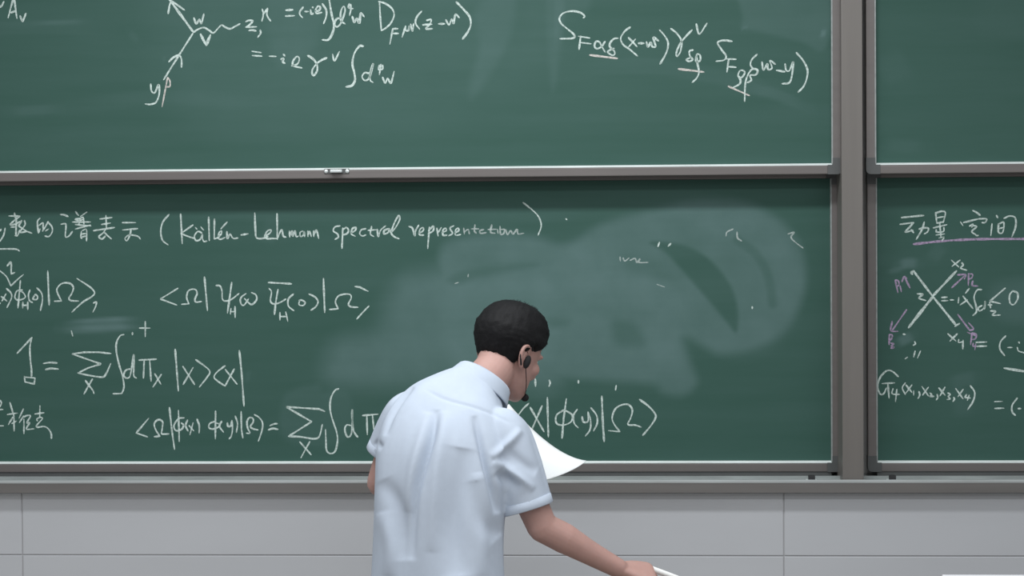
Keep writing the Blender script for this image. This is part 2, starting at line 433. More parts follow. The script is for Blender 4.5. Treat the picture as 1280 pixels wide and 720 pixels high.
# ------------------------------------------------------------------ chalk writing
# strokes are traced as x,y polylines on an enlarged crop: (crop origin, enlargement); '!' = straight segments, '*' = dot
def parse(txt, ox, oy, s):
    out = []
    for ln in txt.replace('\n', ';').split(';'):
        ln = ln.strip()
        if not ln: continue
        w = 1.0
        if ln[0] == '@': k = ln.split(' ', 1); w = float(k[0][1:]); ln = k[1].strip()
        straight = ln[0] == '!'
        pts = [tuple(map(float, p.split(','))) for p in ln.lstrip('!').split()]
        pts = [(ox+x/s, oy+y/s) for x, y in pts]
        out.append((w, np.array(pts) if straight else crm(pts, 7)))
    return out
rng = random.Random(5)
def write(surf, board, strokes, label, material=CH_WHITE, width=2.7):
    # neighbouring strokes form one symbol or word: a piece of writing of its own
    groups = []
    for st in strokes:
        lo, hi = st[1].min(0)-3.0, st[1].max(0)+3.0
        hit = [g for g in groups if np.all(g[0] <= hi) and np.all(lo <= g[1])]
        new = [lo, hi, [st]]
        for g in hit:
            new = [np.minimum(new[0], g[0]), np.maximum(new[1], g[1]), g[2]+new[2]]
        groups = [g for g in groups if not any(g is h for h in hit)]+[new]
    for g in groups: write_piece(surf, board, g[2], label, material, width*0.78)
def write_piece(surf, board, strokes, label, material, width):
    y = board.location[1]; o = np.array(board.location)
    V, Fc = [], []
    for w, pts in strokes:
        P = np.array([at(a, b, y) for a, b in pts])[:, [0, 2]]
        # resample so that the width can waver like a hand-held stick of chalk
        seg = np.hypot(*(P[1:]-P[:-1]).T); L = np.concatenate([[0], np.cumsum(seg)])
        if L[-1] < 1e-5: continue
        n = max(3, int(L[-1]/0.008)+1)
        # keep the corners of straight strokes
        ts = np.unique(np.concatenate([np.linspace(0, L[-1], n), L]))
        ts = ts[np.concatenate([[True], np.diff(ts) > 1e-4])]
        Q = np.stack([np.interp(ts, L, P[:, 0]), np.interp(ts, L, P[:, 1])], 1)
        T = np.gradient(Q, axis=0); T /= np.linalg.norm(T, axis=1)[:, None]+1e-12
        Nn = np.stack([-T[:, 1], T[:, 0]], 1)
        hw = 0.5*width*w*0.0026
        ph = rng.random()*9
        ww = hw*(1+0.16*np.sin(ts*90+ph)+0.10*np.sin(ts*37+ph*3))
        ww[0] *= 0.7; ww[-1] *= 0.6
        yy = y-0.0006-rng.random()*0.0004
        base = len(V)
        Q0 = Q[0]-T[0]*hw*0.7; Q1 = Q[-1]+T[-1]*hw*0.7
        for (q, nn, h) in [(Q0, Nn[0], hw*0.25)]+list(zip(Q, Nn, ww))+[(Q1, Nn[-1], hw*0.2)]:
            V.append((q[0]+nn[0]*h-o[0], yy-o[1], q[1]+nn[1]*h-o[2])); V.append((q[0]-nn[0]*h-o[0], yy-o[1], q[1]-nn[1]*h-o[2]))
        for i in range(len(ts)+1):
            a = base+2*i; Fc.append((a, a+1, a+3, a+2))
    return link('chalk_writing', pydata('chalk_writing', V, Fc), material, surf, label)

# ---- upper left board
A = (0, 0, 16); B = (170, 0, 5.14); C = (300, 0, 6.2625); D = (420, 0, 6.263); E = (680, 0, 7.53); F = (830, 20, 6)
write(s_ul, b_ul, parse('''-30,40 0,140 40,110 80,30; !270,-30 240,70 165,355; !285,-30 310,150 340,370; 215,255 260,240 320,215
@1.1 405,320 450,425 480,370 520,270''', *A), 'chalk letter A with a small subscript')
write(s_ul, b_ul, parse('''@1.3 !205,-20 225,10 370,208; 225,5 215,40 207,88; 228,5 270,35 312,65; 372,115 388,152 408,125 420,152 436,90
370,208 400,188 437,178 470,195 497,212 525,185 550,162 575,175 605,185 640,168 668,153; @1.3 415,220 450,290; @1.6 452,290 478,225
!370,208 278,352 178,512; 212,397 240,370 275,355 292,380 293,432; 95,540 100,585 122,595 145,545 150,600 130,655 95,670 60,668''', *B),
 'chalk diagram of arrows meeting a wavy line')
write(s_ul, b_ul, parse('!203,500 168,685; 203,498 218,520 218,555 197,558', *B), 'rose chalk letter p', CH_ROSE, 2.4)
write(s_ul, b_ul, parse('''45,170 70,160 100,165 75,195 48,213; 45,213 130,210; 70,240 95,235 125,242; 158,235 162,260 140,292
175,72 183,112 172,165; 180,115 215,65; 215,65 212,120 240,165; @1.3 !360,80 412,77; @1.2 !357,126 425,123
495,55 470,90 470,115 490,138; !508,90 535,90; 553,78 558,108 575,105; !568,55 572,62; 590,85 615,85 630,60 610,50 592,80 600,105 640,98
645,30 675,80 675,130 655,185; @1.2 697,-15 715,100 735,200 720,270 690,312 645,312
790,140 755,150 740,190 760,210 790,180 822,90 812,50 790,90 790,160 822,187; 855,30 850,60 885,68; 867,35 868,75 858,120
@1.2 880,130 895,175 915,145 935,180 945,105 972,130''', *C) + parse('''!340,12 346,120 355,240; 335,12 390,30 440,70 455,120 430,180 390,220 355,240
!445,225 422,345; !445,225 485,225; !447,262 490,262; !545,205 518,290; 545,205 545,235 565,240 575,205 572,240; 585,190 598,245 608,185
670,88 635,130 622,180 655,228; 710,160 745,153 735,190 705,225 755,225; !680,195 750,190; @1.2 !805,187 850,187
860,155 885,195 905,150 920,185 935,115 965,138; @1.2 942,15 1000,75 1045,130 1055,190 1035,245 992,305''', *D), 'top line of the chalk formula beside the diagram')
write(s_ul, b_ul, parse('''!95,402 165,412; !97,435 172,440; !230,440 282,442; 320,465 340,460 335,485 352,495; !340,425 352,438
405,515 450,500 465,460 445,443 415,480 420,515 485,532; @1.1 530,435 570,460 600,500 605,550 580,590 565,575 570,540 605,495 640,470 680,453
725,425 740,475 778,405; @1.2 965,362 935,362 895,420 880,500 895,570 900,630 875,670 830,680''', *C) + parse('''260,575 225,570 205,600 225,630 260,610 290,510 284,512 265,590 270,630 290,645
340,510 335,545 365,540 365,510; !352,505 340,585; 365,605 385,650 405,615 430,650 455,560''', *D), 'second chalk line beginning with an equals sign')
write(s_ul, b_ul, parse('''370,168 382,150 340,118 260,105 180,125 145,175 165,225 230,280 285,330 270,360 150,365; !345,340 330,465; !325,342 430,358; !335,400 442,412
575,390 540,440 495,458 475,430 490,392 520,395 545,440 575,490; 697,360 660,365 625,400 620,440 660,480 665,510 640,520 600,490 625,470 660,455
812,255 760,295 722,360 745,420 800,460 880,527; 795,355 840,400 875,440; 860,370 790,450; @1.2 !890,408 940,408
@1.1 965,395 978,440 1005,400 1018,438 1050,435 1030,355 1078,385; 1088,283 1130,330 1165,390 1165,450 1140,520 1092,603''', *E) + parse('''52,95 95,130 130,185 125,260 100,302 92,280 110,230 140,180 210,105
242,60 265,135 322,55; 218,255 190,265 195,300 215,325 190,340 168,328 205,310; 240,300 240,340 270,335 270,295 245,290 250,350 262,420 245,465 212,498
510,190 450,183 402,200 430,250 465,300 450,330 390,340; !485,325 472,420; !470,322 540,325; !478,380 540,385
600,410 570,410 555,450 580,462 605,430 600,410; 560,450 575,490 560,515 520,535; 605,640 608,520 625,450 660,400 700,405 690,440 645,445 655,480 625,500
698,288 660,325 648,365 670,400; 735,345 745,405 775,360 780,400 810,390 795,335 835,362; @1.2 !845,408 905,418
908,360 915,405 940,410 968,345 960,440 940,500 885,508; 992,275 1040,330 1075,400 1070,470 1045,530 1005,572''', *F), 'slanting chalk formula at the top right of the board')
write(s_ul, b_ul, parse('@1.1 !430,518 690,550', *E) + parse('@1.1 !108,397 298,420; !482,527 640,597', *F), 'rose chalk underlines below the subscripts', CH_ROSE)

# ---- lower left board
G = (0, 240, 8); G4 = (0, 240, 4); H = (0, 320, 8); I = (0, 400, 8); J = (0, 480, 8); K = (150, 400, 6.545); L_ = (150, 480, 7.111)
Mz = (320, 480, 7.111); N_ = (190, 330, 8); O_ = (320, 330, 8); P_ = (190, 250, 8); Q_ = (340, 250, 7.111); S_ = (500, 240, 6.4); T_ = (630, 460, 6.095)
write(s_ll, b_ll, parse('''-40,380 0,388 12,372; 52,362 38,430 0,495; !90,240 200,240; 145,210 150,240 165,270; 200,245 150,280 105,325 150,322 200,295; @1.2 !165,270 160,435
110,352 165,348; 150,435 175,435 200,380; 218,285 190,335 205,352; 245,285 250,330 200,400 270,395; 195,345 260,388 318,412
400,262 375,300 385,410; 390,335 430,310 430,360; 385,410 402,370; 427,392 440,352; 482,295 440,375; 480,300 520,350 522,400 490,445 450,440; 455,390 485,370
@1.2 605,225 640,228 680,245; 610,322 655,318 660,350 655,445 690,440 725,395; !755,195 785,235; !870,200 805,245; 755,270 800,265 830,250
!725,300 905,300; 750,275 795,285 840,270; !755,325 910,340; !755,370 905,330; 815,395 810,450 820,465; 825,385 865,378 866,490; !820,420 860,415; !820,450 860,440
!800,265 790,330; !835,255 840,330; !1000,270 1120,255; !1060,235 1065,360; !1015,325 1105,310; @1.1 !935,387 1145,355
1065,360 1030,410 990,445 1020,470 1055,440; 1040,400 1070,430 1115,470; -40,570 150,570 195,590''', *G) + parse('!612,153 678,153; !613,190 688,183; 655,188 650,215 635,243 625,232 640,218 660,215 690,222 702,235', *G4)
 + parse('''170,145 110,220 88,310 105,400 160,448; @1.1 !287,140 303,435; !410,250 290,335; 290,335 350,360 425,385; 500,330 460,315 425,360 440,405 480,395 505,345 505,385 520,415 550,410
!435,275 450,292; !490,270 515,300; !567,170 573,405; !625,190 622,390; 622,390 660,375 690,340; 660,365 690,345 695,310 670,330 665,380 690,392 730,375; @1.1 !690,288 750,222
750,315 755,385 780,340 800,370 820,385 860,380; @1.1 !892,350 960,338; @1.1 1028,130 1035,300 1045,375 1100,385 1160,365; 1135,360 1180,330 1190,300 1155,310 1130,360 1150,385 1200,385 1250,385''', *P_)
 + parse('''!45,120 48,350; 48,345 85,265 100,320 125,330; !155,275 158,330; 158,320 178,275 185,320 205,275 215,325 235,320; 275,275 250,290 255,325 280,310 285,280 290,325
!318,275 320,325; 320,310 335,280 350,325; !370,275 372,325; 372,310 395,270 415,340; 605,230 560,240 545,275 580,300 590,330 560,350; @1.1 !630,250 622,430; 625,270 660,245 680,270 665,300 625,310
700,295 740,270 745,245 715,255 705,300 740,322; 835,255 795,265 780,300 805,320 835,310; 885,235 875,300 905,325; !855,270 925,265; 935,260 945,325 965,270 1010,230
1040,255 1000,270 995,300 1030,290 1045,255 1050,290; 1060,280 1090,200 1125,140 1135,175 1095,250 1060,290 1085,325 1130,345''', *Q_)
 + parse('''72,275 100,290 118,350 125,310 150,265; 150,330 185,310 185,285 160,300 155,340 190,345; !235,280 222,452; 228,310 265,275 265,310 225,335; !295,290 305,352; 303,330 330,285
335,325 370,310 365,290 345,305 345,345 375,345; 430,270 400,290 420,330 390,350; 440,325 470,310 465,290 445,305 445,345 485,340; @0.9 985,85 1060,145 1110,200 1130,270 1105,345''', *S_), 'chalk title line in Chinese and English', width=2.5)
write(s_ll, b_ll, parse('''!510,290 515,335; 515,320 545,300 555,335; 600,262 595,310 610,330; !570,295 630,295; 670,300 640,310 645,330 690,325; 735,262 725,320 760,330; !705,300 770,298; !780,300 785,330
800,275 805,335 830,330 835,300 810,300; 845,300 860,340 885,310 905,335 935,300 945,335 990,330''', *S_), 'half wiped end of the chalk title', CH_FAINT, 2.5)
write(s_ll, b_ll, parse('''@0.8 -10,140 60,200 90,255 110,300; @0.8 110,300 170,240 235,185; 72,100 110,65 112,180; !112,180 148,165; 12,405 45,430 70,450; !60,380 20,450; 65,325 110,370 115,420 70,515; -10,485 5,470
!205,245 180,520; 225,340 170,350 150,410 175,440 230,430 255,405 225,360 190,350; !230,460 228,520; !278,460 278,535; !230,495 278,490; 300,340 285,390 295,445 325,465
345,395 330,430 365,435 378,410 360,385 345,395; 370,320 415,370 425,440 405,545; @1.1 !478,150 492,490; !545,452 615,450; 615,450 580,380 570,330 610,280 660,268 710,280 735,320 715,380 690,420 710,445 785,450
770,225 900,310 945,365 920,405 830,460 720,560; 935,470 965,462 955,510 930,560''', *H), 'chalk formula ending in a bracket and comma at the left', width=2.5)
write(s_ll, b_ll, parse('''!260,243 85,350 248,410; 298,403 370,398; 370,398 348,340 360,275 400,252 440,260 450,300 430,350 440,380 495,375; @1.1 !525,130 555,465; 640,215 680,220 700,270 705,350 740,370 800,350 870,295; @1.1 !797,185 775,350 755,490
!790,445 785,500; !830,425 832,535; !790,478 830,475; 940,295 888,340 890,395 920,412 965,350; 925,345 970,390 1000,405 1045,360 1040,310 995,285''', *N_)
 + parse('''@1.2 !125,185 355,198; 130,243 155,280 145,370 180,400 240,385 300,350; @1.1 !220,255 195,400 185,505; !240,485 240,560; !298,480 318,572; !240,525 310,525; 375,300 325,350 325,420 380,468
440,360 430,405 470,415 492,385 455,360 430,365; 530,300 590,330 620,375 600,425 550,462; @1.1 !675,145 688,485; !735,455 822,448; 822,448 795,380 820,325 880,302 940,305 952,340 925,400 950,428 1020,433
!990,225 1040,232 1120,272; !1130,420 1085,465 1008,550''', *O_), 'chalk bracket formula with two Greek letters in the middle', width=2.5)
write(s_ll, b_ll, parse('''!172,333 320,175; 320,178 300,270 305,400 315,490 316,570; !245,570 350,580 343,640 250,618 245,565; 435,435 500,425 572,430; 455,495 510,485 585,490; !1110,335 985,322 850,322 720,338 1010,440 880,480 780,530
780,530 900,555 1020,570 1060,540 1108,435; !925,590 890,650 840,740; 855,605 895,660 930,705 940,735; 1240,145 1200,160 1165,230 1165,320 1190,440 1225,560 1240,660 1225,720 1205,735 1130,737; @0.9 !715,110 728,160''', *I)
 + parse('''90,400 50,410 30,450 55,475 85,450 108,300 115,300 112,420 115,460 135,475; !102,103 102,120; !207,12 207,135; !160,66 245,66; !155,328 298,320; !198,330 192,475; !243,325 255,500; !285,440 335,525; !338,445 270,548
@1.1 !452,240 478,580; !515,380 610,527; !598,390 517,527; 620,325 690,375 735,420 715,465 650,548; 860,375 800,420 770,465 800,500 860,540; !860,540 935,400; !862,405 958,525; @1.1 !977,250 995,430 1015,705''', *K), 'chalk sum and integral line starting with a large one', width=2.6)
write(s_ll, b_ll, parse('''0,160 15,190 0,230; !-10,255 30,255; !-10,418 35,418; !100,185 140,320 142,470; !75,305 175,290; 130,330 85,405; 120,395 165,370; !235,250 192,340; 235,320 195,385; !240,350 240,495
240,330 270,315 305,320 270,385 295,390 265,450 340,448; !400,218 398,330; !350,300 440,287; 405,330 370,350 375,370; 395,330 425,345 370,410 375,432 440,425 480,445 510,490 515,545''', *J), 'chalk Chinese characters at the lower left', width=2.4)
write(s_ll, b_ll, parse('''!255,305 145,435 245,470; 305,468 355,465; 355,465 320,410 305,360 325,325 355,318 380,340 375,400 370,440 395,445 435,443; @1.1 !440,210 460,400 485,580; !520,235 527,510; 570,300 520,310 480,370 500,415 550,400 565,365 545,345
600,320 585,370 605,418; !615,370 655,415; !650,345 622,450; 685,312 705,370 703,435; !850,240 848,488; 850,330 800,350 790,385 820,400 870,385 890,360 850,345; 905,330 885,375 920,428; 955,345 960,375 985,370 995,325; 995,325 1000,400 990,460 970,488
1025,285 1045,350 1035,430; @1.1 !1077,245 1080,400 1092,478; 1125,437 1155,435 1135,390 1130,335 1150,300 1180,305 1185,335 1160,380 1190,400 1228,408; 1195,272 1240,300 1268,350 1260,420 1230,508''', *L_)
 + parse('''125,370 160,355 190,352; 110,408 150,395 195,403; @1.1 !610,243 560,222 400,212 268,203 495,335 290,465; @1.1 290,465 400,470 520,487 565,460 590,360; !390,515 490,628; !478,512 400,655
735,42 700,60 665,130 660,230 685,330 715,420 725,500 705,595 665,618 628,590 622,500 618,405; 850,370 805,365 790,410 815,470 850,430 858,240 852,260 865,400 880,440 905,472; !948,280 1085,268; !985,280 990,450; !1035,275 1050,420''', *Mz)
 + parse('''!188,270 145,310 100,370 170,450; @1.1 !200,300 305,485; !290,288 208,478; @1.1 !330,225 338,525; @1.1 !475,235 455,380 442,535; 455,320 400,360 400,420 450,435 510,410 520,360 480,330 455,322; 558,315 530,360 535,420 565,455
595,370 605,410 640,405 640,335; 640,335 660,400 655,470 620,518; 662,303 705,360 710,420 682,480; @1.2 !745,215 752,400 763,560; !797,477 882,485; 882,485 835,420 825,370 850,310 900,280 950,280 978,320 965,380 945,430 1000,435 1045,450
@1.1 1033,240 1100,290 1152,350 1150,390 1110,450 1057,513; @1.2 !238,85 240,138; 345,92 352,115 342,140; !567,95 567,115; !855,132 850,168''', *T_), 'bottom chalk formula running behind the man', width=2.6)
X_ = (700, 270, 4)
write(s_ll, b_ll, parse('''@1.2 !497,132 490,152; @1.5 !553,138 542,150; @1.2 !961,454 961,462; !30,14 34,18''', *X_), 'leftover chalk ticks in the wiped area')
write(s_ll, b_ll, parse('''!300,205 302,225; 315,210 325,225 345,210; 350,222 375,212 385,232 400,215 395,232 440,232; !485,342 522,355; 865,65 835,80 830,100; 885,80 888,110 908,125; 1140,90 1170,82 1155,105 1175,130 1215,160
-525,338 -508,332; -458,292 -460,304''', *X_), 'faint remains of wiped chalk letters', CH_FAINT, 2.2)

# ---- lower right board
U = (1090, 250, 6.737); V_ = (1090, 310, 6.547); W = (1090, 400, 5.537)
write(s_lr, b_lr, parse('''@1.1 !248,148 435,130; !235,205 350,190; 350,190 315,230 280,270 345,255; !330,250 350,275; 440,185 420,250 372,332; 395,245 440,235 475,240 465,270 440,285
!535,105 545,190; 535,110 590,95 618,110 600,190; 545,150 605,140; 545,195 600,185; !515,235 630,208; 540,250 545,270 600,265 605,230; !570,200 580,310; !540,295 610,285; !565,320 605,310; 590,340 605,320
848,88 880,105 912,130; 745,185 765,215; !770,190 900,158; 900,158 965,160 950,190 925,190; 820,220 850,205 840,230; 850,215 880,225 840,265 870,290 880,300 895,298
!1010,200 1000,300; !1048,130 1058,150; 1110,155 1160,135 1205,150 1210,220 1178,310; 1065,200 1065,270 1100,272 1110,190 1070,200; 1070,240 1105,232''', *U), 'chalk heading in four Chinese characters', width=2.5)
write(s_lr, b_lr, parse('350,372 600,345 900,330 1330,328', *U), 'long mauve underline below the heading', CH_PINK, 3.6)
write(s_lr, b_lr, parse('''!650,100 710,155; !720,100 655,150; 735,120 745,140 725,165 775,182; @1.3 !345,195 500,400 690,635; @1.2 330,215 322,200 345,187; @1.5 !690,188 500,390; @1.7 !500,395 300,650; @1.4 !680,640 715,618
370,375 415,380 385,410 440,430; !570,405 615,402; !570,432 620,430; !640,425 668,425; !710,405 705,450; *'''.replace('; *', '') + '''
!745,395 825,495; !780,425 722,465; !795,332 765,370; 897,340 860,345 835,400 850,470 855,520 825,553; 900,470 870,490 880,515 915,490 925,435 920,500; !950,465 980,465; !962,445 970,490
970,515 1010,520 985,550 1050,548; !1090,328 965,435 1050,455; 1150,350 1125,390 1130,450 1160,462 1190,420 1190,370 1150,350''', *V_)
 + parse('''!525,95 580,145; !590,95 540,145; 600,135 600,155 630,150; !630,140 628,200; @1.1 !215,98 230,100; 295,150 300,165 285,175; !298,215 288,255; !335,215 315,262; !230,268 245,257
!720,155 793,152; !725,182 793,180; 925,110 890,150 885,200 918,247; !940,190 970,190; !1015,152 1020,160; 1005,190 1015,215 1060,228; @1.4 !915,333 1080,360''', *W), 'chalk crossed-line diagram with its formula', width=2.5)
write(s_lr, b_lr, parse('''!190,265 212,365; 190,262 215,270 220,300 205,315; !230,310 240,358; !310,325 265,235; 245,275 262,235 285,250; !652,325 765,220; 700,220 765,218 755,255; !790,210 788,305; 788,212 822,215 815,245 790,255; 825,270 820,305 865,312
!283,505 165,675; 165,600 155,675 212,682; !703,545 800,675; 790,612 830,660 800,675''', *V_)
 + parse('''!120,100 118,170; 118,100 140,105 135,130 120,140; 130,160 150,165 135,180 150,190 130,195; 690,90 720,100 715,130 690,135; !692,90 682,170; 700,160 700,180 720,180; !718,165 712,205; !660,85 720,110''', *W), 'mauve chalk arrows and letters around the cross', CH_PINK, 2.5)
write(s_lr, b_lr, parse('''182,392 140,355 100,352 55,400 40,460 55,510 80,510 100,470; !70,440 155,435; !110,440 118,540; 145,475 140,510 190,515; !172,480 162,565; 230,435 210,470 230,515; !235,450 275,500; !275,450 235,505; !288,490 288,520; 325,495 330,520 318,543
!345,460 390,525; !390,465 350,520; 400,505 412,515 402,528 428,528; 450,515 455,535 445,553; !462,470 505,520; !505,465 470,525; 525,505 540,515 528,530 540,545 520,550; 565,535 570,548 560,563; !580,475 630,545; !630,480 595,530
655,515 645,535 680,540; !672,520 660,555; 680,455 710,500 700,560 662,620; !848,565 900,563; !850,612 912,610; 1005,540 970,590 970,635 992,660; !1010,613 1030,613''', *W), 'chalk formula below the diagram', width=2.5)

# ------------------------------------------------------------------ the man
SKIN = mat('skin', (180, 142, 133), 0.6, 0, 0.05, (25, 25, 25), subsurf=0.12)
HAIR = mat('black_hair', (15, 15, 17), 0.7, 0, 0.25, (160, 160, 40), bump=0.5, bscale=260, spec=0.25)
SHIRT = mat('pale_blue_cotton', (182, 192, 206), 0.85, 0, 0.02, (40, 40, 40), bump=0.06, bscale=900, spec=0.2)
TROUS = mat('dark_trousers', (44, 46, 54), 0.85, 0, 0.08, (60, 60, 60))
SHOE = mat('black_leather', (26, 24, 24), 0.35, 0, 0.1)
PAPER = mat('white_paper', (244, 247, 248), 0.8, 0, 0.01)
CHALK = mat('chalk_stick', (240, 240, 238), 0.95, 0, 0.03)
BLACK = mat('black_foam', (24, 24, 26), 0.9, 0, 0.15, (300, 300, 300))

def nrm(v): v = np.asarray(v, float); return v/np.linalg.norm(v)
def P3(px, py, Y): return at(px, py, Y)
class Geo:
    def __init__(s): s.v, s.f = [], []
    def rings(s, rings):
        n = len(rings[0]); b = len(s.v)
        for r in rings: s.v += [tuple(p) for p in r]
        for i in range(len(rings)-1):
            for j in range(n):
                a = b+i*n+j; c = b+i*n+(j+1) % n
                s.f.append((a, c, c+n, a+n))
        for k, r in ((0, rings[0]), (len(rings)-1, rings[-1])):
            ci = len(s.v); s.v.append(tuple(np.mean(r, axis=0)))
            for j in range(n):
                a, c = b+k*n+j, b+k*n+(j+1) % n
                s.f.append((ci, c, a) if k == 0 else (ci, a, c))
    def tube(s, pts, rad, n=20, sub=4, flat=None, round_ends=True):
        """smooth tapered tube through pts; flat = (axis, factor) squashes the section along an axis"""
        P = crm(pts, sub) if len(pts) > 2 else np.array(pts, float)
        R = np.interp(np.linspace(0, 1, len(P)), np.linspace(0, 1, len(rad)), rad)
        T = np.gradient(P, axis=0); T /= np.linalg.norm(T, axis=1)[:, None]
        if round_ends:
            P = np.vstack([P[0]-T[0]*R[0]*0.85, P[0]-T[0]*R[0]*0.5, P, P[-1]+T[-1]*R[-1]*0.5, P[-1]+T[-1]*R[-1]*0.85])
            T = np.vstack([T[0], T[0], T, T[-1], T[-1]])
            R = np.concatenate([[R[0]*0.4, R[0]*0.85], R, [R[-1]*0.85, R[-1]*0.4]])
        u = np.cross(T[0], (0.3, 0.5, 0.81)); u = nrm(u)
        out = []
        for p, t, r in zip(P, T, R):
            u = nrm(u-t*np.dot(u, t)); w = np.cross(t, u)
            ring = []
            for k in range(n):
                a = 2*math.pi*k/n
                q = (u*math.cos(a)+w*math.sin(a))*r
                if flat is not None:
                    ax, fac = flat; q = q-ax*np.dot(q, ax)*(1-fac)
                ring.append(p+q)
            out.append(ring)
        s.rings(out)
    def ellip(s, c, ax, rad, n=16, m=10):
        rs = []
        for i in range(m+1):
            t = -math.pi/2+math.pi*(i+0.15)/(m+0.3)
            rs.append([np.asarray(c)+ax[0]*rad[0]*math.cos(t)*math.cos(a)+ax[1]*rad[1]*math.cos(t)*math.sin(a)+ax[2]*rad[2]*math.sin(t)
                       for a in np.linspace(0, 2*math.pi, n, endpoint=False)])
        s.rings(rs)
    def mesh(s, name, off=(0, 0, 0), smooth=True):
        me = pydata(name, np.array(s.v)-np.asarray(off), s.f, smooth)
        bm = bmesh.new(); bm.from_mesh(me); bmesh.ops.recalc_face_normals(bm, faces=bm.faces[:]); bm.to_mesh(me); bm.free()
        return me
def fuse(geo, name, voxel, smooth_it, off=(0, 0, 0)):
    """union of overlapping closed shapes into one continuous surface"""
    me = geo.mesh(name+'_src'); o = bpy.data.objects.new(name+'_src', me); col.objects.link(o)
    r = o.modifiers.new('r', 'REMESH'); r.mode = 'VOXEL'; r.voxel_size = voxel; r.use_smooth_shade = True
    s = o.modifiers.new('s', 'SMOOTH'); s.iterations = smooth_it; s.factor = 0.5
    dg = bpy.context.evaluated_depsgraph_get(); dg.update()
    out = bpy.data.meshes.new_from_object(o.evaluated_get(dg))
    bpy.data.objects.remove(o); bpy.data.meshes.remove(me)
    out.name = name
    out.transform(Matrix.Translation(-Vector(off)))
    out.polygons.foreach_set('use_smooth', [True]*len(out.polygons))
    return out

# body frame: facing away from the camera and a little to the right
PH = math.radians(20)
FD = np.array([math.sin(PH), math.cos(PH), 0]); RT = np.array([math.cos(PH), -math.sin(PH), 0]); UP = np.array([0, 0, 1.0])
HIP = P3(547, 725, -1.15)
BASE = np.array([HIP[0], HIP[1], 0.0])
def torso_ring(px, py, Y, a, b, tilt, n=48, ex=2.4, lean=0.0):
    c = P3(px, py, Y); t = math.radians(tilt)
    r = RT*math.cos(t)-UP*math.sin(t)
    up = nrm(np.cross(r, FD)); l = math.radians(lean)
    d = FD*math.cos(l)-up*math.sin(l)
    out = []
    for k in range(n):
        th = 2*math.pi*k/n; cs, sn = math.cos(th), math.sin(th)
        x = math.copysign(abs(cs)**(2/ex), cs)*a; y = math.copysign(abs(sn)**(2/ex), sn)*b
        out.append(c+r*x+d*y)
    return out
TORSO = [(547, 800, -1.16, .196, .128, 0, 0), (547, 720, -1.15, .180, .125, 0, 2), (548, 665, -1.135, .176, .126, 2, 5), (551, 615, -1.115, .180, .130, 4, 9),
         (555, 572, -1.09, .186, .130, 8, 14), (562, 538, -1.06, .176, .122, 12, 20), (572, 512, -1.03, .146, .106, 17, 26), (586, 494, -1.00, .110, .086, 22, 30), (600, 478, -.975, .070, .068, 28, 34)]
TORSO = [tuple(r) for r in crm(TORSO, 5)]
# arms (joint centres and radii)
R_SH, R_EL, R_WR = P3(632, 545, -1.10), P3(678, 659, -1.10), P3(774, 711, -1.02)
L_SH, L_EL, L_WR = P3(508, 522, -.97), P3(475, 604, -.93), P3(566, 588, -.74)
# head frame
TH, PI_, RO = math.radians(42), math.radians(24), math.radians(-4)
HF = np.array([math.sin(TH)*math.cos(PI_), math.cos(TH)*math.cos(PI_), -math.sin(PI_)])
HR = np.array([math.cos(TH), -math.sin(TH), 0.0]); HU = np.cross(HR, HF)
HR, HU = HR*math.cos(RO)+HU*math.sin(RO), HU*math.cos(RO)-HR*math.sin(RO)
HC = P3(634, 440, -.895)
def hd_(x, y, z): return HC+HR*x+HF*y+HU*z
HEADP = [(-.117, .052, .080, .016), (-.110, .030, .092, .032), (-.095, .000, .097, .047), (-.075, -.030, .096, .056), (-.05, -.058, .096, .063), (-.02, -.080, .097, .068),
         (.02, -.092, .095, .073), (.05, -.095, .094, .075), (.075, -.084, .082, .067), (.095, -.064, .062, .052), (.108, -.040, .038, .034), (.115, -.018, .016, .015)]
def head_rings(off=0.0, n=40):
    rs = []
    for z, yb, yf, hw in HEADP:
        c = (yb+yf)/2; hl = (yf-yb)/2
        ring = []
        for k in range(n):
            a = 2*math.pi*k/n; cs, sn = math.cos(a), math.sin(a)
            x = math.copysign(abs(cs)**0.88, cs)*(hw+off); y = c+math.copysign(abs(sn)**0.92, sn)*(hl+off)
            ring.append(hd_(x, y, z))
        rs.append(ring)
    return rs

